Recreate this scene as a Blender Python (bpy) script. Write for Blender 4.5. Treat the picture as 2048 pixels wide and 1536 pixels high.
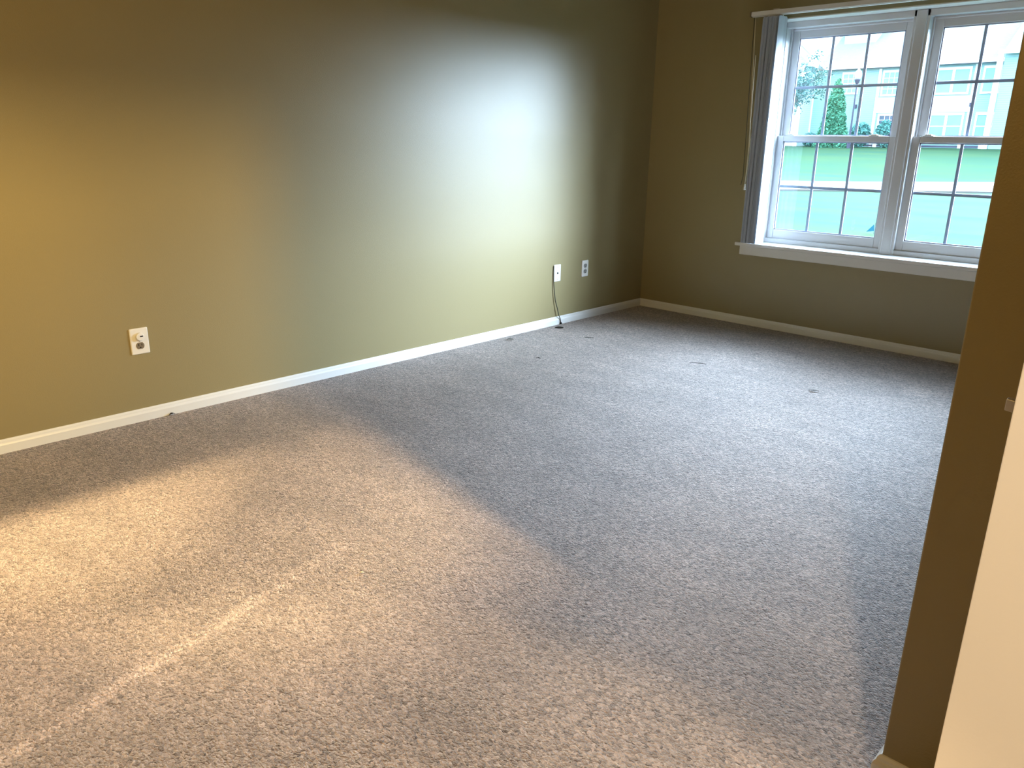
import bpy, bmesh, math, random
from mathutils import Vector, Matrix
random.seed(7)
for o in list(bpy.data.objects): bpy.data.objects.remove(o)
SC = bpy.context.scene
COL = SC.collection

# ------------------------------------------------------------------ camera
def set_camera():
    yaw, pitch, roll, f = -0.7679, 0.3052, 0.0147, 1545.2
    cy, sy, cp, sp = math.cos(yaw), math.sin(yaw), math.cos(pitch), math.sin(pitch)
    w = Vector((sy*cp, cy*cp, -sp)); r = Vector((cy, -sy, 0)); u = r.cross(w)
    c, s = math.cos(roll), math.sin(roll)
    r2 = c*r + s*u; u2 = -s*r + c*u
    cam = bpy.data.cameras.new('camera'); co = bpy.data.objects.new('camera', cam); COL.objects.link(co)
    cam.sensor_width = 36; cam.lens = f/2048*36; cam.clip_start = 0.02; cam.clip_end = 500
    m = Matrix((( r2.x, u2.x, -w.x, 3.413), (r2.y, u2.y, -w.y, -4.9547), (r2.z, u2.z, -w.z, 1.2083), (0, 0, 0, 1)))
    co.matrix_world = m
    SC.camera = co
set_camera()

# ------------------------------------------------------------------ world, lights, exposure
SKY = 11.0
LOBES = ((240.0, 26.0, 44.0, 19.0), (190.0, 26.0, -4.0, 29.0))      # strength, exponent, azimuth, elevation
SKYCOL = (0.66, 0.79, 1.0)
world = bpy.data.worlds.new('world'); SC.world = world; world.use_nodes = True
wt = world.node_tree; bg = wt.nodes['Background']; bg.inputs[1].default_value = 1.0
# overcast sky with a broad bright area where the sun stands behind the clouds (towards +X +Y)
wtc = wt.nodes.new('ShaderNodeTexCoord')
wma = None
for g_, k_, az, el in LOBES:
    az, el = math.radians(az), math.radians(el)
    wdot = wt.nodes.new('ShaderNodeVectorMath'); wdot.operation = 'DOT_PRODUCT'
    wdot.inputs[1].default_value = (math.sin(az)*math.cos(el), math.cos(az)*math.cos(el), math.sin(el)); wt.links.new(wtc.outputs['Generated'], wdot.inputs[0])
    wmx = wt.nodes.new('ShaderNodeMath'); wmx.operation = 'MAXIMUM'; wmx.inputs[1].default_value = 0; wt.links.new(wdot.outputs['Value'], wmx.inputs[0])
    wpw = wt.nodes.new('ShaderNodeMath'); wpw.operation = 'POWER'; wpw.inputs[1].default_value = k_; wt.links.new(wmx.outputs[0], wpw.inputs[0])
    w2 = wt.nodes.new('ShaderNodeMath'); w2.operation = 'MULTIPLY_ADD'; w2.inputs[1].default_value = g_; w2.inputs[2].default_value = SKY; wt.links.new(wpw.outputs[0], w2.inputs[0])
    if wma is not None: wt.links.new(wma.outputs[0], w2.inputs[2])
    wma = w2
wsc = wt.nodes.new('ShaderNodeVectorMath'); wsc.operation = 'SCALE'; wsc.inputs[0].default_value = SKYCOL; wt.links.new(wma.outputs[0], wsc.inputs['Scale'])
wt.links.new(wsc.outputs[0], bg.inputs[0])
SC.view_settings.view_transform = 'Standard'
try: SC.view_settings.look = 'None'
except Exception: pass
SC.view_settings.gamma = 1; SC.view_settings.exposure = 0; SC.view_settings.use_curve_mapping = False

def lamp(kind, loc, power, col, size=0.04, aim=None, angle=60, blend=.3):
    L = bpy.data.lights.new('warm_light', kind); L.energy = power; L.color = col
    L.shadow_soft_size = size
    o = bpy.data.objects.new('warm_light', L); COL.objects.link(o); o.location = loc
    if kind == 'SPOT':
        L.spot_size = math.radians(angle); L.spot_blend = blend
        o.rotation_euler = (Vector(aim)-Vector(loc)).to_track_quat('-Z', 'Y').to_euler()
    return o
WARM = (1.0, 0.70, 0.36)
WARM2 = (1.0, 0.69, 0.24)
# recessed can in the dining ceiling: round pool of warm light on the near carpet
lamp('SPOT', (2.74, -5.02, 2.38), 165, (1.0, .71, .40), .04, (2.74, -5.02, 0), 65.4, .2)
# hall downlight: its light passes under the header onto the carpet
lamp('SPOT', (3.476, -3.605, 2.36), 390, (1.0, .70, .40), .016, (0.25, -3.80, 0), 58, .7)
# hall downlight further back: reaches the far wall under the header
lamp('SPOT', (4.02, -3.68, 2.36), 380, WARM2, .07, (0, -4.1, .5), 52, .4)
# eyeball spot in the hall ceiling pointing through the opening
lamp('SPOT', (3.476, -4.60, 2.36), 1150, (1.0, .69, .34), .006, (0.0, -4.50, .15), 36, .85)
# spot grazing the lower left wall
lamp('SPOT', (4.02, -4.9, 2.36), 190, WARM2, .08, (0.0, -4.75, .75), 30, .8)
# lamp behind the camera lighting the open door
lamp('SPOT', (4.09, -5.9, 2.36), 250, (1.0, .84, .64), .05, (3.75, -3.97, .7), 50, .6)
# added warm fill behind the camera: a soft point and a wall spot
lamp('POINT', (1.5, -6.5, 2.15), 45, (1.0, .64, .20), .12)
lamp('SPOT', (1.9, -6.3, 2.2), 130, (1.0, .66, .20), .10, (0, -3.9, 1.75), 66, 1.0)  # added to lift the upper left wall
# window portals (guide daylight sampling; they add no light)
def portal(x, z, w, h):
    L = bpy.data.lights.new('window_portal', 'AREA'); L.shape = 'RECTANGLE'; L.size = w; L.size_y = h
    L.cycles.is_portal = True
    o = bpy.data.objects.new('window_portal', L); COL.objects.link(o)
    o.location = (x, .24, z); o.rotation_euler = (math.radians(-90), 0, 0)
portal(1.71, 1.25, 1.66, 1.42)

# ------------------------------------------------------------------ helpers
def tag(o, label=None, cat=None, group=None, kind=None):
    if label: o['label'] = label
    if cat: o['category'] = cat
    if group: o['group'] = group
    if kind: o['kind'] = kind
    return o
class MB:
    def __init__(s): s.v = []; s.f = []
    def add(s, v, f):
        n = len(s.v); s.v += [tuple(p) for p in v]; s.f += [tuple(i+n for i in q) for q in f]; return s
    def box(s, x0, x1, y0, y1, z0, z1):
        v = [(x0,y0,z0),(x1,y0,z0),(x1,y1,z0),(x0,y1,z0),(x0,y0,z1),(x1,y0,z1),(x1,y1,z1),(x0,y1,z1)]
        return s.add(v, [(3,2,1,0),(4,5,6,7),(0,1,5,4),(1,2,6,5),(2,3,7,6),(3,0,4,7)])
    def tube(s, pts, r, n=8, caps=True):
        pts = [Vector(p) for p in pts]; rs = r if isinstance(r, (list, tuple)) else [r]*len(pts)
        v = []; f = []; prev = None
        for i, p in enumerate(pts):
            t = (pts[min(i+1, len(pts)-1)]-pts[max(i-1, 0)]).normalized()
            a = prev if prev is not None else (Vector((0, 0, 1)) if abs(t.z) < .9 else Vector((1, 0, 0)))
            b = t.cross(a).normalized(); a = b.cross(t).normalized(); prev = a
            for k in range(n):
                q = 2*math.pi*k/n; v.append(p+rs[i]*(math.cos(q)*a+math.sin(q)*b))
        for i in range(len(pts)-1):
            for k in range(n):
                k2 = (k+1) % n; f.append((i*n+k, i*n+k2, (i+1)*n+k2, (i+1)*n+k))
        if caps: f += [tuple(range(n))[::-1], tuple((len(pts)-1)*n+k for k in range(n))]
        return s.add(v, f)
    def lathe(s, prof, c, axis='z', n=24):
        v = []; f = []
        for (r, h) in prof:
            for k in range(n):
                q = 2*math.pi*k/n; a, b = r*math.cos(q), r*math.sin(q)
                v.append({'z': (c[0]+a, c[1]+b, c[2]+h), 'x': (c[0]+h, c[1]+a, c[2]+b), 'y': (c[0]+a, c[1]+h, c[2]+b)}[axis])
        for i in range(len(prof)-1):
            for k in range(n):
                k2 = (k+1) % n; f.append((i*n+k, i*n+k2, (i+1)*n+k2, (i+1)*n+k))
        f += [tuple(range(n))[::-1], tuple((len(prof)-1)*n+k for k in range(n))]
        return s.add(v, f)
    def prism(s, poly, fn, a, b):
        """poly of 2D points extruded from a to b; fn(p, t) -> 3D"""
        n = len(poly); v = [fn(p, a) for p in poly]+[fn(p, b) for p in poly]
        f = [(i, (i+1) % n, n+(i+1) % n, n+i) for i in range(n)]+[tuple(range(n))[::-1], tuple(range(n, 2*n))]
        return s.add(v, f)
    def build(s, name, m, parent=None, bevel=0, smooth=False, seg=2):
        me = bpy.data.meshes.new(name); me.from_pydata(s.v, [], s.f); me.update()
        b = bmesh.new(); b.from_mesh(me)
        if s_closed(b): bmesh.ops.recalc_face_normals(b, faces=b.faces)
        b.to_mesh(me); b.free()
        o = bpy.data.objects.new(name, me); COL.objects.link(o)
        for x in (m if isinstance(m, list) else [m]): me.materials.append(x)
        if smooth:
            for p in me.polygons: p.use_smooth = True
        if bevel:
            d = o.modifiers.new('bevel', 'BEVEL'); d.width = bevel; d.segments = seg; d.limit_method = 'ANGLE'
        if parent:
            o.parent = parent
            o.matrix_parent_inverse = Matrix.Translation(-parent.location) if not parent.parent else Matrix.Translation(-parent.matrix_basis.translation)
        return o
def s_closed(b): return True
def thing(name, loc, label=None, cat=None, group=None, kind=None):
    o = bpy.data.objects.new(name, None); COL.objects.link(o); o.location = loc; o.empty_display_size = .1
    return tag(o, label, cat, group, kind)

# ------------------------------------------------------------------ materials
def new_mat(name):
    m = bpy.data.materials.new(name); m.use_nodes = True
    nt = m.node_tree; return m, nt, nt.nodes['Principled BSDF']
def node(nt, t, **k):
    n = nt.nodes.new(t)
    for a, v in k.items():
        if a == 'inp':
            for i, x in v.items(): n.inputs[i].default_value = x
        else: setattr(n, a, v)
    return n
def mat(name, col, rough=.5, spec=.5, bump=0, scale=200, var=0, metal=0, vscale=3):
    m, nt, p = new_mat(name)
    p.inputs['Base Color'].default_value = (*col, 1); p.inputs['Roughness'].default_value = rough
    p.inputs['Specular IOR Level'].default_value = spec; p.inputs['Metallic'].default_value = metal
    tc = node(nt, 'ShaderNodeTexCoord')
    if var:
        n = node(nt, 'ShaderNodeTexNoise', inp={'Scale': vscale, 'Detail': 4.0}); nt.links.new(tc.outputs['Object'], n.inputs['Vector'])
        r = node(nt, 'ShaderNodeMapRange', inp={'To Min': 1-var, 'To Max': 1+var}); nt.links.new(n.outputs['Fac'], r.inputs['Value'])
        h = node(nt, 'ShaderNodeHueSaturation', inp={'Color': (*col, 1)}); nt.links.new(r.outputs[0], h.inputs['Value'])
        nt.links.new(h.outputs[0], p.inputs['Base Color'])
    if bump:
        n = node(nt, 'ShaderNodeTexNoise', inp={'Scale': scale, 'Detail': 3.0}); nt.links.new(tc.outputs['Object'], n.inputs['Vector'])
        b = node(nt, 'ShaderNodeBump', inp={'Strength': 1.0, 'Distance': bump}); nt.links.new(n.outputs['Fac'], b.inputs['Height'])
        nt.links.new(b.outputs[0], p.inputs['Normal'])
    return m
M_WALL = mat('tan_wall_paint', (.30, .245, .120), .36, .6, .0004, 260)
M_CEIL = mat('white_ceiling_paint', (.50, .48, .43), .9, .2, .001, 120)
M_TRIM = mat('white_trim_paint', (.78, .77, .74), .35, .5, .0002, 30)
M_VINYL = mat('white_window_vinyl', (.64, .64, .65), .35, .5)
M_PLATE = mat('white_plastic_plate', (.80, .78, .74), .35, .5)
M_SOCKET = mat('taupe_socket_plastic', (.20, .16, .11), .4, .5)
M_SOCKET_GREY = mat('grey_socket_plastic', (.30, .29, .27), .4, .5)
M_DARK = mat('dark_slot', (.012, .010, .009), .6, .3)
M_CABLE = mat('dark_coax_jacket', (.06, .06, .045), .5, .4)
M_METAL = mat('brushed_nickel', (.55, .52, .47), .35, .5, metal=1)
M_SCREW = mat('painted_screw', (.5, .49, .46), .4, .5)
M_VANE = mat('blind_vane_fabric', (.66, .71, .80), .5, .4, .0002, 400)
nt_ = M_VANE.node_tree; p_ = nt_.nodes['Principled BSDF']; o_ = nt_.nodes['Material Output']
tl_ = nt_.nodes.new('ShaderNodeBsdfTranslucent'); tl_.inputs[0].default_value = (.85, .88, .90, 1); mx_ = nt_.nodes.new('ShaderNodeMixShader'); mx_.inputs[0].default_value = .15
nt_.links.new(p_.outputs[0], mx_.inputs[1]); nt_.links.new(tl_.outputs[0], mx_.inputs[2]); nt_.links.new(mx_.outputs[0], o_.inputs[0])
M_DOOR = mat('cream_door_paint', (.80, .72, .60), .4, .5, .0003, 90)
M_GRILLE = mat('window_grille_bar', (.34, .37, .50), .4, .4)
M_GASKET = mat('black_glazing_gasket', (.02, .02, .02), .6, .3)
M_DEBRIS = mat('dry_leaf_debris', (.022, .017, .011), .8, .2)
M_GREEN_DEBRIS = mat('green_leaf_debris', (.018, .026, .012), .8, .2)
M_CORD = mat('beige_cord', (.75, .68, .50), .6, .3)

def carpet_mat():
    m, nt, p = new_mat('beige_cut_pile_carpet'); L = nt.links.new
    tc = node(nt, 'ShaderNodeTexCoord')
    # warp so that tufts become short curly strands
    nw = node(nt, 'ShaderNodeTexNoise', inp={'Scale': 90.0, 'Detail': 2.0}); L(tc.outputs['Object'], nw.inputs['Vector'])
    sub = node(nt, 'ShaderNodeVectorMath', operation='SUBTRACT'); L(nw.outputs['Color'], sub.inputs[0]); sub.inputs[1].default_value = (.5, .5, .5)
    sc = node(nt, 'ShaderNodeVectorMath', operation='SCALE'); L(sub.outputs[0], sc.inputs[0]); sc.inputs['Scale'].default_value = .016
    ad = node(nt, 'ShaderNodeVectorMath', operation='ADD'); L(tc.outputs['Object'], ad.inputs[0]); L(sc.outputs[0], ad.inputs[1])
    mp = node(nt, 'ShaderNodeMapping'); mp.inputs['Scale'].default_value = (1.0, 1.45, 1.0); mp.inputs['Rotation'].default_value = (0, 0, .5); L(ad.outputs[0], mp.inputs['Vector'])
    vo = node(nt, 'ShaderNodeTexVoronoi', inp={'Scale': 125.0, 'Randomness': 1.0}); L(mp.outputs[0], vo.inputs['Vector'])
    n2 = node(nt, 'ShaderNodeTexNoise', inp={'Scale': 320.0, 'Detail': 3.0, 'Roughness': .65}); L(tc.outputs['Object'], n2.inputs['Vector'])
    inv = node(nt, 'ShaderNodeMath', operation='SUBTRACT', inp={0: 1.0}); L(vo.outputs['Distance'], inv.inputs[1])
    hsum = node(nt, 'ShaderNodeMath', operation='MULTIPLY_ADD', inp={1: .8}); L(n2.outputs['Fac'], hsum.inputs[0]); L(inv.outputs[0], hsum.inputs[2])
    # broad lay of the pile (vacuum and foot marks)
    mp2 = node(nt, 'ShaderNodeMapping'); mp2.inputs['Rotation'].default_value = (0, 0, .9); mp2.inputs['Scale'].default_value = (1.0, 2.2, 1.0); L(tc.outputs['Object'], mp2.inputs['Vector'])
    nb = node(nt, 'ShaderNodeTexNoise', inp={'Scale': 2.6, 'Detail': 5.0, 'Roughness': .6}); L(mp2.outputs[0], nb.inputs['Vector'])
    # colour: strands vary from brown-rose to pale cream
    cr = node(nt, 'ShaderNodeValToRGB'); L(vo.outputs['Color'], cr.inputs[0])
    e = cr.color_ramp.elements; e[0].position = .1; e[0].color = (.12, .083, .068, 1); e[1].position = .9; e[1].color = (.74, .60, .54, 1)
    x = cr.color_ramp.elements.new(.5); x.color = (.415, .32, .275, 1)
    hr = node(nt, 'ShaderNodeMapRange', inp={'From Min': .25, 'From Max': .75, 'To Min': .74, 'To Max': 1.24}); L(nb.outputs['Fac'], hr.inputs['Value'])
    hv = node(nt, 'ShaderNodeHueSaturation'); L(cr.outputs[0], hv.inputs['Color']); L(hr.outputs[0], hv.inputs['Value'])
    # streak of leaked light painted as paler pile; two pale vacuum patches near the window wall
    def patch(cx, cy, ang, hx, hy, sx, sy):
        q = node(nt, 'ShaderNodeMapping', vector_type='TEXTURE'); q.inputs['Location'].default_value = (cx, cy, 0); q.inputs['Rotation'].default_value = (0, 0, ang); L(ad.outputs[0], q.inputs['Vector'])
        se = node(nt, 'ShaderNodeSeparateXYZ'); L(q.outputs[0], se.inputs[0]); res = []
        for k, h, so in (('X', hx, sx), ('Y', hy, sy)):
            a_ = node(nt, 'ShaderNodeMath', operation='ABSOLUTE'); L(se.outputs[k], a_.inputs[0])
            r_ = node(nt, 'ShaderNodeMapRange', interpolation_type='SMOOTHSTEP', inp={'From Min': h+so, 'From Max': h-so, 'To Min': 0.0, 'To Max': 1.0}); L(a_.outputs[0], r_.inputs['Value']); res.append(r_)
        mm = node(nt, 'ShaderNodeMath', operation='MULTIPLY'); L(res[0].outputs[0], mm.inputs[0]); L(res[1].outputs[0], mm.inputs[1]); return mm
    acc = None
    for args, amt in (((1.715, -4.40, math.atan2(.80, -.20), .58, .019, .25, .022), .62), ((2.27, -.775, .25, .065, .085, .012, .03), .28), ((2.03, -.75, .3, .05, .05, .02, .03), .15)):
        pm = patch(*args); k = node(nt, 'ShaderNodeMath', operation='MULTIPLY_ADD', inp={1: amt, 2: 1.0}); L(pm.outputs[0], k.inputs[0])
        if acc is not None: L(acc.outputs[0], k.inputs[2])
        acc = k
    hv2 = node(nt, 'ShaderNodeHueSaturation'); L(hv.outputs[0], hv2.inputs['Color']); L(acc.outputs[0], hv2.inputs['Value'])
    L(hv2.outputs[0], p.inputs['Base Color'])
    p.inputs['Roughness'].default_value = .62; p.inputs['Specular IOR Level'].default_value = .45
    p.inputs['Sheen Weight'].default_value = .6; p.inputs['Sheen Roughness'].default_value = .4
    bp = node(nt, 'ShaderNodeBump', inp={'Strength': 1.0, 'Distance': .011}); L(hsum.outputs[0], bp.inputs['Height'])
    b2 = node(nt, 'ShaderNodeBump', inp={'Strength': .35, 'Distance': .03}); L(nb.outputs['Fac'], b2.inputs['Height']); L(bp.outputs[0], b2.inputs['Normal'])
    L(b2.outputs[0], p.inputs['Normal'])
    return m
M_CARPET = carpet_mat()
def glass_mat():
    m = bpy.data.materials.new('window_glass'); m.use_nodes = True; nt = m.node_tree
    nt.nodes.clear()
    out = node(nt, 'ShaderNodeOutputMaterial'); tr = node(nt, 'ShaderNodeBsdfTransparent', inp={0: (.93, .975, .97, 1)})
    gl = node(nt, 'ShaderNodeBsdfGlossy', inp={'Roughness': .02}); mx = node(nt, 'ShaderNodeMixShader'); mx.inputs[0].default_value = .05
    nt.links.new(tr.outputs[0], mx.inputs[1]); nt.links.new(gl.outputs[0], mx.inputs[2]); nt.links.new(mx.outputs[0], out.inputs[0])
    return m
M_GLASS = glass_mat()
def siding_mat(name, a, pitch=.14):
    m, nt, p = new_mat(name); tc = node(nt, 'ShaderNodeTexCoord')
    sx = node(nt, 'ShaderNodeSeparateXYZ'); nt.links.new(tc.outputs['Object'], sx.inputs[0])
    md = node(nt, 'ShaderNodeMath', operation='DIVIDE', inp={1: pitch}); nt.links.new(sx.outputs['Z'], md.inputs[0])
    fr = node(nt, 'ShaderNodeMath', operation='FRACT'); nt.links.new(md.outputs[0], fr.inputs[0])
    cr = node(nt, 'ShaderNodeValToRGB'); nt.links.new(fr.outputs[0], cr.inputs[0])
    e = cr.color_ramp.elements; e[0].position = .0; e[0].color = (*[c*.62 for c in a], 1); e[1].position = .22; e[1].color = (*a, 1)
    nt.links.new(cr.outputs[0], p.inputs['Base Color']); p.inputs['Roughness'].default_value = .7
    b = node(nt, 'ShaderNodeBump', inp={'Strength': .8, 'Distance': .02}); nt.links.new(fr.outputs[0], b.inputs['Height']); nt.links.new(b.outputs[0], p.inputs['Normal'])
    return m
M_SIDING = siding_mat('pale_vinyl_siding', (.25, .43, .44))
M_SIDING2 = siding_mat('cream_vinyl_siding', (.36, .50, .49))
M_PANEL = mat('pale_wall_panel', (.34, .50, .49), .7)
M_XTRIM = mat('white_exterior_trim', (.66, .66, .66), .6)
M_ROOF = mat('grey_roof_shingle', (.16, .20, .20), .85, .2, .02, 8, .12, vscale=4)
M_PANE = mat('curtained_window_pane', (.15, .36, .37), .35, .5, var=.2, vscale=1.5)
M_DARKPANE = mat('dark_window_pane', (.07, .10, .14), .3, .5)
def lawn_mat():
    m, nt, p = new_mat('mown_grass'); tc = node(nt, 'ShaderNodeTexCoord'); L = nt.links.new
    mp = node(nt, 'ShaderNodeMapping'); mp.inputs['Scale'].default_value = (.22, 1.0, 1); mp.inputs['Rotation'].default_value = (0, 0, .5); L(tc.outputs['Object'], mp.inputs['Vector'])
    n = node(nt, 'ShaderNodeTexNoise', inp={'Scale': .8, 'Detail': 8.0, 'Roughness': .65}); L(mp.outputs[0], n.inputs['Vector'])
    cr = node(nt, 'ShaderNodeValToRGB'); L(n.outputs['Fac'], cr.inputs[0])
    e = cr.color_ramp.elements; e[0].position = .32; e[0].color = (.017, .056, .038, 1); e[1].position = .68; e[1].color = (.034, .070, .030, 1)
    L(cr.outputs[0], p.inputs['Base Color']); p.inputs['Roughness'].default_value = 1; p.inputs['Specular IOR Level'].default_value = .02
    return m
M_LAWN = lawn_mat()
M_ROAD = mat('pale_concrete_path', (.095, .097, .094), .9, .2, var=.1, vscale=.5)
M_CONIFER = mat('arborvitae_leaf', (.07, .25, .16), .7, .2, var=.3, vscale=2)
M_SHRUB = mat('shrub_leaf', (.09, .27, .25), .7, .2, var=.3, vscale=3)
M_TREELEAF = mat('tree_leaf', (.05, .14, .125), .6, .2)
M_BARK = mat('tree_bark', (.07, .07, .07), .9, .2)
M_POST = mat('dark_lamp_post', (.05, .055, .09), .6, .3)
M_GLOBE = mat('white_lamp_globe', (.6, .6, .6), .3, .5)
M_FLAG = mat('blue_marker_flag', (.004, .10, .16), .6, .3)

# ------------------------------------------------------------------ room shell
XR, YS, H = 4.16, -7.5, 2.44
OX0, OX1, OZ0, OZ1 = .885, 2.545, .565, 1.957           # window opening
PX, PY = 3.0836, -3.538                                   # partition corner
def S(o, label=None): return tag(o, label, kind='structure')
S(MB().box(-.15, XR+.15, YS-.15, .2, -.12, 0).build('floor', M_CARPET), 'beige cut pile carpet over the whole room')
S(MB().box(-.15, XR+.15, YS-.15, .2, H, H+.12).build('ceiling', M_CEIL), 'plain white ceiling')
S(MB().box(-.15, 0, YS-.15, .2, 0, H).build('wall_left', M_WALL), 'long tan wall with three outlets')
b = MB()
b.box(0, OX0, 0, .2, 0, H).box(OX1, XR, 0, .2, 0, H).box(OX0, OX1, 0, .2, 0, OZ0-.022).box(OX0, OX1, 0, .2, OZ1, H)
S(b.build('wall_back', M_WALL), 'tan wall with the window')
S(MB().box(XR, XR+.15, YS-.15, .2, 0, H).build('wall_right', M_WALL))
S(MB().box(0, XR, YS-.15, YS, 0, H).build('wall_front', M_WALL))
S(MB().box(PX, XR, PY, PY+.12, 0, H).build('wall_partition', M_WALL, bevel=.003), 'end of the tan partition wall beside the open door')
S(MB().box(PX, PX+.106, YS, PY, 2.12, H).build('wall_header', M_WALL))
S(MB().box(OX0, OX1, .03, .2, OZ1, OZ1+.004).box(OX0-.004, OX0+.004, .002, .2, OZ0, OZ1).box(OX1-.004, OX1+.004, .002, .2, OZ0, OZ1).box(OX0, OX1, .002, .2, OZ1-.006, OZ1).build('trim_1', M_TRIM), 'white window reveal')

# baseboards: profile (distance from wall, height)
PROF = [(0, 0), (.013, 0), (.013, .034), (.0105, .040), (.0075, .043), (.0065, .049), (.003, .0545), (0, .0555)]
def baseboard(name, path, label=None):
    """path: plan points; the board sits on the left of travel; mitred corners"""
    pts = [Vector((x, y)) for x, y in path]; rows = []
    for i, p in enumerate(pts):
        d0 = (p-pts[i-1]).normalized() if i > 0 else (pts[1]-p).normalized()
        d1 = (pts[i+1]-p).normalized() if i < len(pts)-1 else d0
        n0 = Vector((-d0.y, d0.x)); n1 = Vector((-d1.y, d1.x)); n = (n0+n1).normalized(); k = 1/max(.3, n.dot(n0))
        rows.append([(p.x+n.x*k*a, p.y+n.y*k*a, z) for a, z in PROF])
    m = len(PROF); v = [q for r in rows for q in r]; f = []
    for i in range(len(rows)-1):
        for k in range(m):
            k2 = (k+1) % m; f.append((i*m+k, i*m+k2, (i+1)*m+k2, (i+1)*m+k))
    f += [tuple(range(m)), tuple((len(rows)-1)*m+k for k in range(m))[::-1]]
    o = MB().add(v, f).build(name, M_TRIM); return S(o, label)
baseboard('baseboard_left', [(0, 0), (0, YS)], 'white baseboard along the long left wall')
baseboard('baseboard_back', [(XR, 0), (.0, 0)], 'white baseboard under the window')
baseboard('baseboard_partition', [(XR, PY), (PX, PY), (PX, PY+.12), (XR, PY+.12)], 'white baseboard wrapping the partition end')

# ------------------------------------------------------------------ window
YF = .13                                                   # inner face of the frames
def window(name, x0, x1, label):
    W = thing(name, (x0, YF, OZ0), label, kind='structure')
    z0, z1 = OZ0+.012, OZ1-.042
    fr = MB()
    fr.box(x0, x0+.022, YF-.012, YF+.11, z0-.012, OZ1-.006).box(x1-.022, x1, YF-.012, YF+.11, z0-.012, OZ1-.006)
    fr.box(x0, x1, YF-.012, YF+.11, z1, OZ1-.006).box(x0, x1, YF-.004, YF+.11, z0-.012, z0+.018)
    fr.box(x0+.022, x0+.032, YF+.045, YF+.11, z0, z1).box(x1-.032, x1-.022, YF+.045, YF+.11, z0, z1)
    fr.box(x0+.022, x1-.022, YF+.05, YF+.11, z1-.012, z1)
    fr.build('window_frame', M_VINYL, W, bevel=.003)
    def sash(nm, yf, th, xa, xb, za, zb, st, rb, rt, gy):
        s = MB(); s.box(xa, xa+st, yf, yf+th, za, zb).box(xb-st, xb, yf, yf+th, za, zb)
        s.box(xa+st, xb-st, yf, yf+th, za, za+rb).box(xa+st, xb-st, yf, yf+th, zb-rt, zb)
        so = s.build(nm, M_VINYL, W, bevel=.0025)
        ga, gb, gz, gt = xa+st, xb-st, za+rb, zb-rt
        # slim inner glazing bead
        bd = MB(); e = .007
        bd.box(ga, ga+e, gy-.006, gy-.002, gz, gt).box(gb-e, gb, gy-.006, gy-.002, gz, gt).box(ga, gb, gy-.006, gy-.002, gz, gz+e).box(ga, gb, gy-.006, gy-.002, gt-e, gt)
        tag(bd.build('glazing_bead', M_GRILLE, so), 'grey spacer bead around the pane')
        MB().box(ga+.001, gb-.001, gy, gy+.002, gz+.001, gt-.001).build('glass_pane', M_GLASS, so)
        g = MB(); t = .0085
        for k in (1, 2):
            xx = ga+(gb-ga)*k/3; g.box(xx-t, xx+t, gy+.004, gy+.009, gz, gt)
        zz = (gz+gt)/2; g.box(ga, gb, gy+.0035, gy+.0095, zz-t, zz+t)
        tag(g.build('grille', M_GRILLE, so), 'thin blue-grey grille bars in the pane')
        return so
    zm = 1.265
    sash('upper_sash', YF+.060, .03, x0+.030, x1-.030, zm-.035, z1-.010, .048, .035, .046, YF+.072)
    sash('lower_sash', YF+.016, .034, x0+.020, x1-.020, z0+.014, zm, .044, .062, .036, YF+.032)
    for fx in (.13, .80):
        xx = x0+(x1-x0)*fx
        c = MB().box(xx-.030, xx+.030, YF+.020, YF+.046, zm, zm+.006).box(xx-.018, xx+.016, YF+.024, YF+.040, zm+.006, zm+.012)
        c.build('tilt_latch', M_PLATE, W, bevel=.002)
    return W
window('window_1', .889, 1.692, 'left double hung window with white grille sashes beside the blinds')
window('window_2', 1.738, 2.541, 'right double hung window cut off by the partition wall')
S(MB().box(1.685, 1.745, YF-.02, YF+.11, OZ0, OZ1-.0065).build('trim_2', M_VINYL, bevel=.006), 'white mullion between the two windows')
# stool with horns, and apron
st = MB()
st.box(OX0+.004, OX1-.004, -.002, .24, OZ0-.022, OZ0)
st.box(OX0-.112, OX1+.112, -.036, -.001, OZ0-.022, OZ0)
S(st.build('trim_3', M_TRIM, bevel=.004), 'white window stool with a short horn on the left')
S(MB().box(OX0-.082, OX1+.082, -.016, -.0005, OZ0-.082, OZ0-.0225).build('trim_4', M_TRIM, bevel=.004), 'white apron below the window stool')

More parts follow.
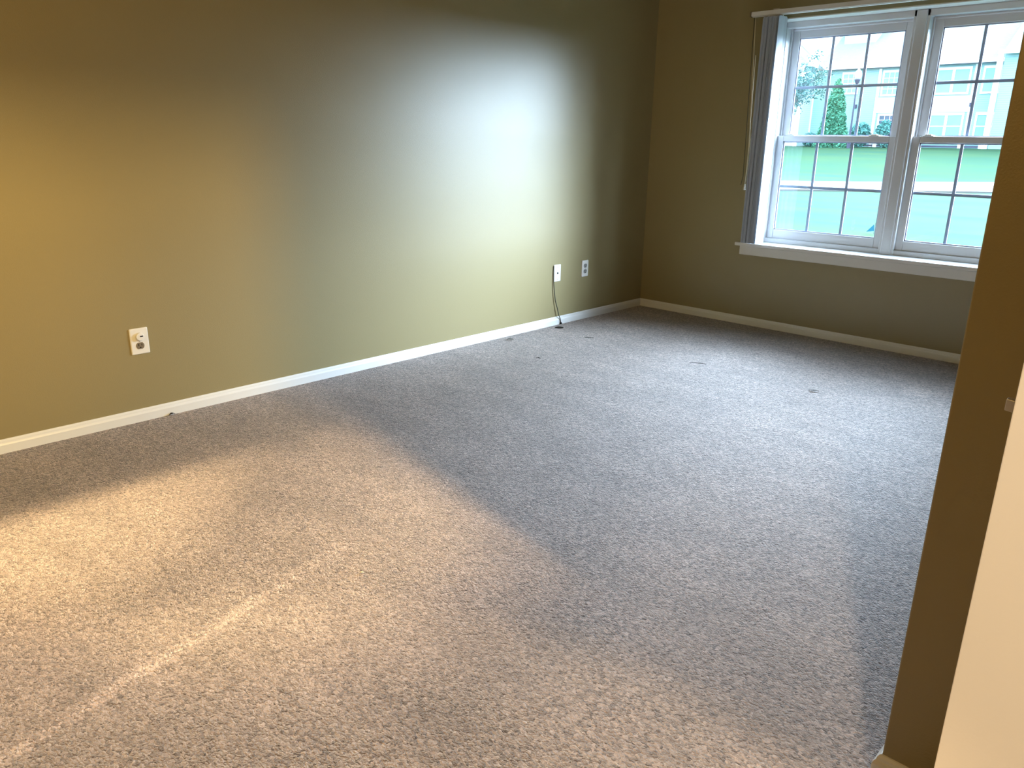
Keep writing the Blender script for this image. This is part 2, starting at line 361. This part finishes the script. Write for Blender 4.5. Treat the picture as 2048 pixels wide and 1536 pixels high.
# ------------------------------------------------------------------ vertical blinds
BL = thing('vertical_blinds', (.9, -.06, 1.98), 'white vertical blinds stacked open at the left end of the window', 'blinds')
hr = MB().box(.760, 2.70, -.088, -.046, 1.974, 2.000)
hr.box(.764, 2.696, -.080, -.054, 1.970, 1.974)
hr.build('headrail', M_TRIM, BL, bevel=.003)
MB().box(.752, .760, -.090, -.044, 1.971, 2.003).build('end_cap', M_SOCKET, BL, bevel=.001)
for bx in (.92, 1.75, 2.55):
    MB().box(bx-.02, bx+.02, -.075, -.0, 2.0005, 2.008).build('bracket', M_METAL, BL)
def vane(x, ang, w=.089, curve=.006):
    n = 10; zt, zb = 1.962, .574; v = []; f = []
    for j, (z, ) in enumerate(((zb,), (zt-.012,), (zt,))):
        ww = w if j < 2 else w*.86
        for side in (0, 1):
            for i in range(n+1):
                t = i/n-.5; a = t*ww; c = curve*(1-4*t*t)+side*.0009
                yy = a*math.cos(ang)-c*math.sin(ang); xx = a*math.sin(ang)+c*math.cos(ang)
                v.append((x+xx, -.066+yy, z))
    m = n+1
    for j in range(2):
        A, B = j*2*m, (j+1)*2*m
        for i in range(n):
            f.append((A+i, A+i+1, B+i+1, B+i)); f.append((A+m+i+1, A+m+i, B+m+i, B+m+i+1))
        f.append((A, B, B+m, A+m)); f.append((A+n, A+m+n, B+m+n, B+n))
    for i in range(n):
        f.append((i, m+i, m+i+1, i+1)); T = 4*m; f.append((T+i, T+i+1, T+m+i+1, T+m+i))
    o = MB().add(v, f).build('vane', M_VANE, BL, smooth=False)
    return o
NV = 12
for i in range(NV):
    x = .868+i*.0088+random.uniform(-.0025, .0025)
    vane(x, (.30, -.25, .10, .50, -.20, .35, .0)[i % 7] if i < NV-1 else .05)
    MB().box(x-.001, x+.003, -.070, -.062, 1.958, 1.972).build('carrier_hook', M_PLATE, BL)
# tilt wand / cord loop with weight
def cord(pts, r, name, m, parent=BL): return MB().tube(pts, r, 8).build(name, m, parent, smooth=True)
cord([(.777, -.06, 1.972), (.790, -.055, 1.7), (.806, -.05, 1.33), (.832, -.05, 1.08), (.838, -.05, .96)], .0024, 'pull_cord', M_CORD)
cord([(.770, -.06, 1.972), (.775, -.05, 1.6), (.782, -.04, 1.25), (.786, -.035, 1.0), (.776, -.035, .945)], .0022, 'pull_cord', M_CABLE)
cord([(.800, -.055, 1.75), (.804, -.052, 1.5), (.810, -.05, 1.30), (.816, -.05, 1.05), (.813, -.05, .95)], .0030, 'tilt_chain', M_CORD)
MB().lathe([(.001, .022), (.005, .018), (.006, 0), (.008, -.014), (.006, -.018), (.002, -.019)], (.813, -.05, .932), n=16).build('cord_weight', M_PLATE, BL, smooth=True)

# ------------------------------------------------------------------ wall plates on the left wall
def rounded_rect(w, h, r, n=5):
    pts = []
    for cx, cy, a0 in ((w/2-r, h/2-r, 0), (-w/2+r, h/2-r, 90), (-w/2+r, -h/2+r, 180), (w/2-r, -h/2+r, 270)):
        for k in range(n+1):
            a = math.radians(a0+90*k/n); pts.append((cx+r*math.cos(a), cy+r*math.sin(a)))
    return pts
def plate_mesh(y, z, w=.070, h=.1143):
    m = MB(); n = len(rounded_rect(w, h, .004)); rows = []
    for (dw, x) in ((0, 0), (0, .003), (.003, .0048), (.008, .0056)):
        rows.append([(x, y+a, z+b) for a, b in rounded_rect(w-dw, h-dw, .004)])
    v = [p for r in rows for p in r]; f = []
    for i in range(3):
        for k in range(n): f.append((i*n+k, i*n+(k+1) % n, (i+1)*n+(k+1) % n, (i+1)*n+k))
    f += [tuple(range(n))[::-1], tuple(3*n+k for k in range(n))]
    return m.add(v, f)
def socket_face(y, z):
    # round face flattened top and bottom
    pts = []
    for k in range(32):
        a = 2*math.pi*k/32; yy, zz = .0172*math.cos(a), .0172*math.sin(a); pts.append((yy, max(-.0142, min(.0142, zz))))
    return MB().prism(pts, lambda p, t: (t, y+p[0], z+p[1]), .0050, .0072)
def slots(y, z):
    m = MB(); m.box(.0070, .0077, y-.0080, y-.0050, z-.001, z+.009).box(.0070, .0077, y+.0050, y+.0078, z, z+.0083)
    m.prism([(.0032*math.cos(a), -.0078+.0032*math.sin(a)) for a in [2*math.pi*k/12 for k in range(12)]], lambda p, t: (t, y+p[0], z+p[1]), .0070, .0077)
    return m
def outlet(y, z, label, faces, mface, w=.070):
    T = thing('wall_outlet', (0, y, z), label, 'outlet')
    plate_mesh(y, z, w).build('cover_plate', M_PLATE, T)
    for dz in faces:
        s = socket_face(y, z+dz).build('socket', mface, T, bevel=.0006)
        slots(y, z+dz).build('slot', M_DARK, s)
    MB().lathe([(.0032, .0050), (.0032, .0064), (.002, .0070)], (0, y, z), 'x', 14).build('screw', M_SCREW, T)
    return T
outlet(-3.7473, .358, 'white wall outlet with a round plug in its upper socket', (-.0195,), M_SOCKET, .077)
# plug-in cap in the upper socket (a separate thing)
PG = thing('plug_cap', (.006, -3.747, .378), 'round white plug cap in the upper socket of the nearest outlet', 'plug')
MB().lathe([(.0165, 0.0062), (.0172, .008), (.0172, .014), (.0155, .0165), (.006, .017)], (0, -3.7465, .379), 'x', 28).build('cap_body', M_PLATE, PG, smooth=False, bevel=.0005)
MB().box(.0166, .0182, -3.7475, -3.735, .3785, .3835).build('cap_slot', M_DARK, PG)
outlet(-.7021, .3586, 'white duplex outlet near the room corner with grey sockets', (.0195, -.0195), M_SOCKET_GREY)
T = thing('cable_plate', (0, -.9983, .3572), 'white wall plate with a small dark jack, beside the hanging cable', 'wall plate')
plate_mesh(-.9983, .3572).build('cover_plate', M_PLATE, T)
MB().lathe([(.0055, .005), (.0055, .0075), (.0045, .011), (.0030, .0112)], (0, -.9983, .3572), 'x', 6).build('jack', M_DARK, T)
for dz in (.041, -.041): MB().lathe([(.003, .005), (.003, .0064), (.0018, .0068)], (0, -.9983, .3572+dz), 'x', 12).build('screw', M_SCREW, T)
CT = thing('coax_cable', (.006, -1.034, .40), 'thin dark cable hanging from the wall plate down to the carpet', 'cable')
MB().tube([(.004, -1.0365, .408), (.006, -1.0372, .36), (.007, -1.0365, .296), (.009, -1.030, .24), (.010, -1.018, .174), (.014, -.996, .11), (.016, -.982, .064), (.017, -.969, .042), (.018, -.962, .02), (.019, -.962, .004)], .0030, 10).build('cable_jacket', M_CABLE, CT, smooth=True)
MB().lathe([(.004, .0), (.0075, .002), (.0075, .011), (.004, .014)], (.019, -.962, .001), n=10).build('cable_end', M_DARK, CT)
tag(MB().lathe([(.030, 0.0004), (.024, .0022), (.012, .003), (.004, .0031)], (.078, -1.047, 0), n=18).build('carpet_grommet', M_DEBRIS), 'small dark spot on the carpet right in front of the hanging cable', 'debris')

# ------------------------------------------------------------------ bits on the carpet
def leaf_bit(x, y, z, ln, wd, ang, label, m=M_DEBRIS, name='leaf_fragment', bend=.003):
    n = 6; v = []; f = []; c, s = math.cos(ang), math.sin(ang)
    for i in range(n+1):
        t = i/n; w = wd*math.sin(math.pi*min(.98, max(.06, t)))**.7*(.8+.4*random.random()); a = (t-.5)*ln; h = z+.002+bend*math.sin(math.pi*t)+.001*random.random()
        for k, (sd, dz) in enumerate(((-.5, 0), (0, .0016), (.5, 0), (0, -.0014))):
            b_ = w*sd; v.append((x+a*c-b_*s, y+a*s+b_*c, h+dz))
    for i in range(n):
        for k in range(4): f.append((i*4+k, i*4+(k+1) % 4, (i+1)*4+(k+1) % 4, (i+1)*4+k))
    f += [(0, 1, 2, 3), (n*4+3, n*4+2, n*4+1, n*4)]
    return tag(MB().add(v, f).build(name, m), label, 'debris')
RA = math.atan2(.6977, .7163)
leaf_bit(.092, -1.539, .003, .042, .018, RA, 'dark green leaf scrap near the left baseboard, short of the cable', M_GREEN_DEBRIS)
leaf_bit(.409, -1.136, .003, .058, .014, RA-.15, 'slim dark green leaf scrap lying on carpet in front of the corner outlets', M_GREEN_DEBRIS)
tag(MB().tube([(1.175, -1.17, .003), (1.19, -1.155, .005), (1.215, -1.142, .006), (1.24, -1.128, .005), (1.255, -1.122, .003)], .0015, 6).build('thread', M_DEBRIS, smooth=True), 'curved dark thread on the carpet in front of the window', 'debris')
leaf_bit(.516, -1.739, .003, .030, .015, .3, 'tiny brown crumb on the carpet before the slim leaf scrap')
leaf_bit(1.901, -1.157, .002, .050, .016, RA-.3, 'small twig scrap on the bright carpet under the window')
leaf_bit(.024, -3.656, .002, .026, .020, 1.5, 'dark crumb against the left baseboard below the nearest outlet', bend=.006)
leaf_bit(1.73, -3.83, 0, .012, .008, 1.0, 'tiny pale fluff fleck on the warm lit carpet', M_CORD, 'lint_fleck')

# ------------------------------------------------------------------ open door at the right edge
DX, DY = 3.247, -3.97
D = S(thing('door_1', (XR, DY, 0)), 'cream open door at the right edge of the view')
MB().box(DX, XR-.004, DY, DY+.035, .012, 2.03).build('door_slab', M_DOOR, D, bevel=.0015)
lt = MB().box(DX-.001, DX+.001, DY+.006, DY+.029, .897, .957)
tag(lt.build('latch_plate', M_METAL, D), 'nickel latch plate')
lb = MB().prism([(0, 0), (.011, .004), (.011, .013), (0, .013)], lambda p, t: (DX-p[0], DY+.011+p[1], t), .920, .934)
tag(lb.build('latch_bolt', M_METAL, D, bevel=.0008), 'nickel latch bolt sticking out of the door edge')
kn = MB().lathe([(.032, 0), (.032, -.006), (.012, -.010), (.012, -.030), (.024, -.040), (.027, -.055), (.020, -.066), (.004, -.069)], (DX+.07, DY, .927), 'y', 24)
kn.build('door_knob', M_METAL, D, smooth=True)
for hz in (.25, 1.05, 1.80):
    MB().lathe([(.006, -.045), (.006, .045)], (XR-.006, DY-.006, hz), n=10).build('hinge', M_METAL, D)

# trim rings added at the unseen ceiling lamps (above and behind the camera)
for i, (lx, ly) in enumerate(((2.74, -5.02), (3.476, -3.68), (4.02, -3.68), (3.476, -4.6), (4.02, -4.9), (4.06, -5.9))):
    m = MB(); n = 24; v = []; f = []
    for (r, h) in ((.055, 0), (.075, -.002), (.085, -.006), (.090, 0)):
        for k in range(n): q = 2*math.pi*k/n; v.append((lx+r*math.cos(q), ly+r*math.sin(q), H+h))
    for j in range(3):
        for k in range(n): f.append((j*n+k, j*n+(k+1) % n, (j+1)*n+(k+1) % n, (j+1)*n+k))
    tag(m.add(v, f).build('downlight', M_TRIM), 'white round trim ring added for an unseen downlight in the ceiling', 'ceiling light', 'hall downlights')

# ------------------------------------------------------------------ outside
def ground_z(y):
    P = [(-5, -.3), (28, -.3), (34, -.12), (50, .98), (57, 1.12), (62, 1.15), (160, 1.15)]
    for (a, za), (b_, zb) in zip(P, P[1:]):
        if y <= b_: return za+(zb-za)*(y-a)/(b_-a)
    return 1.15
ys = [.21, 4, 10, 16, 22, 26, 28, 30, 32, 34, 37, 40, 43, 46, 50, 54, 57, 60, 64, 80, 120]
v = []; f = []
for y in ys: v += [(-90, y, ground_z(y)), (70, y, ground_z(y)), (-90, y, ground_z(y)-.3), (70, y, ground_z(y)-.3)]
for i in range(len(ys)-1):
    a, c = i*4, (i+1)*4; f += [(a, a+1, c+1, c), (a+2, c+2, c+3, a+3), (a, c, c+2, a+2), (a+1, a+3, c+3, c+1)]
f += [(0, 2, 3, 1), (len(ys)*4-4, len(ys)*4-3, len(ys)*4-1, len(ys)*4-2)]
S(MB().add(v, f).build('lawn', M_LAWN), 'green lawn rising towards the houses')
# path crossing the lawn
a0, a1, b0, b1 = Vector((-11.85, 27.16)), Vector((-5.23, 31.77)), Vector((-7.49, 18.11)), Vector((-3.25, 23.61))
def ext(p, q, t): return p+(q-p)*t
near0, near1 = ext(b0, b1, -2.2), ext(b0, b1, 2.2); far0, far1 = ext(a0, a1, -2), ext(a0, a1, 2)
poly = [near0, near1, far1, far0]
mid = [Vector((-22, 13.5)), Vector((2, 31.5)), Vector((1, 37)), Vector((-22, 20))]
v = []; N = 24
E0, E1 = Vector((-30, 14.3)), Vector((-3.25, 23.61))
def edge(t, k):
    A = (Vector((-25, 3.8)), Vector((12, 43))) if k == 0 else (Vector((-25, 18.0)), Vector((12, 43.8)))
    return A[0]+(A[1]-A[0])*t
pv = []; pf = []
for i in range(N+1):
    for k in (0, 1):
        p = edge(i/N, k); pv.append((p.x, p.y, ground_z(p.y)+.03))
for i in range(N): pf.append((i*2, i*2+2, i*2+3, i*2+1))
o = MB().add(pv, pf).build('path', M_ROAD); sm = o.modifiers.new('solid', 'SOLIDIFY'); sm.thickness = .06; sm.offset = 0
S(o, 'pale concrete path crossing the lawn')

# apartment building, facade at y = 58
YB = 58.0
BG = thing('apartment_building', (-18, YB, 1.1), 'pale two storey apartment building with white windows beyond the lawn', 'building')
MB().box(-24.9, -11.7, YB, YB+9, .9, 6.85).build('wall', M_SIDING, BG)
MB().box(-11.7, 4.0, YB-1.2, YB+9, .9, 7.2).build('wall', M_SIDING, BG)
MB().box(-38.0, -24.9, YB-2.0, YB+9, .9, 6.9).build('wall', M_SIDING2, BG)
# gable of the left wing
MB().prism([(-38, 6.9), (-24.4, 6.9), (-29, 11.0)], lambda p, t: (p[0], t, p[1]), YB-2.0, YB-.5).build('gable', M_SIDING2, BG)
MB().prism([(-38, 6.75), (-23.9, 6.75), (-29, 11.45), (-34, 11.45)], lambda p, t: (p[0], t, p[1]), YB-.9, YB+9).build('roof', M_ROOF, BG)
MB().prism([(-23.9, 6.75), (-23.9, 7.05), (-29.2, 11.5), (-29.2, 11.1)], lambda p, t: (p[0], t, p[1]), YB-2.35, YB-1.9).build('rake_board', M_XTRIM, BG)
MB().prism([(YB-.5, 6.85), (YB+10, 6.85), (YB+10, 13.0), (YB+9, 13.0)], lambda p, t: (t, p[0], p[1]), -24.6, -11.3).build('roof', M_ROOF, BG)
MB().prism([(YB-1.7, 7.2), (YB+10, 7.2), (YB+10, 13.8), (YB+9, 13.8)], lambda p, t: (t, p[0], p[1]), -11.7, 4.4).build('roof', M_ROOF, BG)
MB().box(-24.7, -11.6, YB-.62, YB-.45, 6.70, 6.95).build('gutter', M_XTRIM, BG)
MB().box(-12.0, 4.4, YB-1.85, YB-1.68, 7.05, 7.32).build('gutter', M_XTRIM, BG)
MB().box(-24.7, -11.7, YB-.45, YB, 6.66, 6.72).build('soffit', M_DARKPANE, BG)
# dormer chimney chase on the roof
MB().prism([(-24.9, 7.9), (-23.2, 7.9), (-23.2, 11.6), (-24.9, 11.6)], lambda p, t: (p[0], t, p[1]), YB+3.6, YB+6).build('chimney_chase', M_SIDING2, BG)
MB().box(-24.0, -21.6, YB+2.5, YB+6, 7.6, 10.8).build('dormer', M_SIDING2, BG)
MB().prism([(-24.3, 10.6), (-21.3, 10.6), (-22.8, 12.0)], lambda p, t: (p[0], t, p[1]), YB+2.2, YB+6).build('dormer_roof', M_ROOF, BG)
for x in (-24.9, -19.95, -18.05, -16.55, -13.55, -11.85):
    MB().box(x-.10, x+.10, YB-.06, YB+.02, .95, 6.68).build('corner_board', M_XTRIM, BG)
MB().box(-12.1, -11.75, YB-1.3, YB-1.16, .95, 7.1).build('corner_board', M_XTRIM, BG)
MB().box(-25.15, -24.85, YB-2.06, YB-1.96, .95, 6.9).build('corner_board', M_XTRIM, BG)
def house_window(x0, x1, z0, z1, double=False, y=YB, m=None, grid=False):
    m = m or M_PANE; t = .13
    fr = MB().box(x0-t, x1+t, y-.07, y-.002, z1, z1+t*1.3).box(x0-t, x1+t, y-.09, y-.002, z0-t, z0).box(x0-t, x0, y-.07, y-.002, z0, z1).box(x1, x1+t, y-.07, y-.002, z0, z1)
    zm = (z0+z1)/2; fr.box(x0, x1, y-.055, y-.002, zm-.035, zm+.035)
    xs = [x0, x1]
    if double: xc = (x0+x1)/2; fr.box(xc-.09, xc+.09, y-.07, y-.002, z0, z1)
    if grid:
        for k in (1, 2): xx = x0+(x1-x0)*k/3; fr.box(xx-.02, xx+.02, y-.05, y-.002, z0, z1)
        for zz in ((z0+zm)/2, (zm+z1)/2): fr.box(x0, x1, y-.05, y-.002, zz-.02, zz+.02)
    fo = fr.build('window', M_XTRIM, BG)
    MB().box(x0, x1, y-.03, y-.001, z0, z1).build('pane', m, fo)
house_window(-22.62, -21.55, 5.05, 6.35, grid=True)
house_window(-19.62, -18.55, 4.85, 6.35, grid=True)
house_window(-19.55, -18.45, 2.15, 3.35, m=M_DARKPANE, grid=True)
house_window(-15.95, -13.95, 4.85, 6.35, True)
house_window(-15.95, -13.95, 1.85, 3.35, True)
house_window(-12.98, -12.0, 4.85, 6.35)
house_window(-12.98, -12.0, 1.85, 3.35)
MB().box(-19.85, -18.15, YB-.05, YB-.001, 3.55, 4.65).build('infill_panel', M_PANEL, BG)
MB().box(-16.45, -13.65, YB-.05, YB-.001, 3.55, 4.65).build('infill_panel', M_PANEL, BG)
for k in range(3):
    house_window(-9.6+k*4.6, -7.9+k*4.6, 4.95, 6.5, k % 2 == 0, y=YB-1.2)
    house_window(-9.6+k*4.6, -7.9+k*4.6, 1.9, 3.5, k % 2 == 0, y=YB-1.2)
house_window(-28.6, -27.2, 4.9, 6.4, y=YB-2.0); house_window(-28.6, -27.2, 1.9, 3.4, y=YB-2.0)
for x, z in ((-13.5, 4.02), (-21.45, 4.05)): MB().box(x-.1, x+.1, YB-.16, YB-.002, z-.13, z+.13).build('wall_lantern', M_POST, BG)

# low white railing in front of the building
FN = thing('patio_railing', (-18, 57.4, 1.1), 'low white railing running along the foot of the apartment building', 'railing')
MB().box(-24.6, -12.2, 57.36, 57.44, 1.42, 1.56).build('top_rail', M_XTRIM, FN)
x = -25.6
for x in (-24.4, -22.3, -19.4, -16.5, -13.6, -12.3):
    MB().box(x-.13, x+.13, 57.28, 57.54, .9, 1.6).build('post', M_XTRIM, FN)
MB().box(-24.6, -12.2, 57.39, 57.42, 1.17, 1.30).build('dark_rail', M_POST, FN)

# lamp post
LP = thing('lamp_post', (-19.2, 52, 1.05), 'dark lamp post with a white globe in front of the apartment building', 'lamp post')
MB().tube([(-19.2, 52, .9), (-19.2, 52, 5.25)], [.07, .05], 10).build('pole', M_POST, LP)
MB().lathe([(.11, 0), (.13, .5), (.09, .6)], (-19.2, 52, .95), n=14).build('post_base', M_POST, LP)
MB().lathe([(.06, 0), (.10, .02), (.19, .26), (.19, .30), (.05, .31)], (-19.2, 52, 5.22), n=16).build('lamp_collar', M_POST, LP)
MB().lathe([(.13, 0), (.22, .15), (.24, .32), (.17, .52), (.06, .62), (.03, .74), (.005, .78)], (-19.2, 52, 5.53), n=16).build('globe', M_GLOBE, LP, smooth=True)

# foliage
def leaf_cloud(pts, size, seed):
    r = random.Random(seed); m = MB()
    for p in pts:
        a, b_ = r.uniform(0, 6.28), r.uniform(-1, 1); d = Vector((math.cos(a), math.sin(a), b_)).normalized()
        u = d.cross(Vector((r.uniform(-1, 1), r.uniform(-1, 1), r.uniform(-1, 1)))).normalized(); s = size*r.uniform(.6, 1.4); n_ = u.cross(d)*s*.18
        p = Vector(p); m.add([p-d*s, p+u*s*.45+n_, p+d*s, p-u*s*.45+n_], [(0, 1, 2), (0, 2, 3)])
    return m
def conifer():
    T = thing('arborvitae', (-21.3, 54, 1.1), 'tall narrow cone-shaped evergreen beside the lamp post', 'tree')
    r = random.Random(3); pts = []
    H_ = 4.85
    for i in range(9000):
        t = 1-math.sqrt(r.random()*.985+.0); t = min(.99, max(0, t)); R_ = (1.10*(1-t)**.8+.05)*(1+.10*math.sin(9*t+3*r.random())); q = r.uniform(0, 6.28); k = r.uniform(.72, 1.04)
        pts.append((-21.3+R_*k*math.cos(q), 54+R_*k*math.sin(q), 1.0+H_*t))
    leaf_cloud(pts, .13, 4).build('foliage', M_CONIFER, T)
    MB().tube([(-21.3, 54, .9), (-21.3, 54, 5.2)], [.10, .02], 8).build('trunk', M_BARK, T)
conifer()
def shrub(x, y, rx, h, label, seed, n=1800):
    T = thing('shrub', (x, y, ground_z(y)), label, 'shrub', 'shrubs along the apartment building'); r = random.Random(seed); pts = []
    for i in range(n):
        q = r.uniform(0, 6.28); w = r.random()**.33; e = r.uniform(-1, 1); s = math.sqrt(1-e*e)
        pts.append((x+rx*w*s*math.cos(q), y+rx*w*s*math.sin(q), ground_z(y)+h*.5+h*.5*w*e))
    leaf_cloud(pts, .11, seed).build('foliage', M_SHRUB, T)
    for k in range(3): MB().tube([(x+.1*k-.1, y, ground_z(y)-.05), (x+.3*k-.3, y+.1*(k-1), ground_z(y)+h*.6)], [.03, .01], 6).build('stem', M_BARK, T)
shrub(-19.75, 55.2, .75, 1.75, 'bluish green shrub right of the lamp post', 11)
shrub(-20.9+2.9, 55.3, .72, 1.9, 'rounded shrub below the dark paned window', 12)
shrub(-16.2, 55.5, .5, 1.3, 'small shrub beside the lower double window', 13, 1000)
shrub(-23.6, 55.5, .6, 1.0, 'low shrub at the left foot of the tall evergreen', 14, 1000)

def tree():
    x0, y0 = -9.3, 20.0
    T = thing('deciduous_tree', (x0, y0, -.3), 'sparse leafed tree whose branches reach in at the left of the window', 'tree')
    r = random.Random(21); br = MB(); leaves = []
    def grow(p, d, ln, rad, depth):
        pts = [p]; q = p.copy()
        for k in range(4):
            d = (d+Vector((r.uniform(-.22, .22), r.uniform(-.22, .22), r.uniform(-.08, .16)))).normalized(); q = q+d*ln/4; pts.append(q.copy())
            if depth >= 2:
                for j in range(5):
                    if r.random() < .8: leaves.append(q+Vector((r.gauss(0, .10), r.gauss(0, .10), r.gauss(0, .08))))
        br.tube(pts, [rad*(1-.13*k) for k in range(5)], 5)
        if depth < 4:
            for j in range(3 if depth else 6):
                a = r.uniform(0, 6.28); s = r.uniform(.5, 1.0); nd = (d*1.0+Vector((math.cos(a)*s, math.sin(a)*s, r.uniform(-.35, .3)))).normalized()
                grow(pts[r.choice((2, 3, 4))], nd, ln*r.uniform(.6, .8), rad*.55, depth+1)
    tr = MB().tube([(x0, y0, -.45), (x0+.03, y0, .6), (x0-.02, y0+.03, 1.6)], [.13, .10, .085], 10); tr.build('trunk', M_BARK, T, smooth=True)
    for k in range(3): grow(Vector((x0, y0, 1.2+.25*k)), Vector((math.cos(2.1*k)*.8, math.sin(2.1*k)*.8, .9)).normalized(), 1.25, .05, 0)
    br.build('branches', M_BARK, T)
    print('leaves', len(leaves))
    leaf_cloud(leaves, .045, 5).build('foliage', M_TREELEAF, T)
tree()

# blue marker flag on the lawn
F = thing('marker_flag', (-1.76, 9.6, -.3), 'small blue triangular marker flag standing in the near lawn', 'flag')
MB().tube([(-1.70, 9.6, -.32), (-1.70, 9.6, -.10)], .004, 6).build('flag_wire', M_POST, F)
fl = MB().prism([(-.075, 0), (.060, .02), (.045, .14)], lambda p, t: (-1.76+p[0], t, -.265+p[1]), 9.598, 9.603); fl.build('flag_sheet', M_FLAG, F)
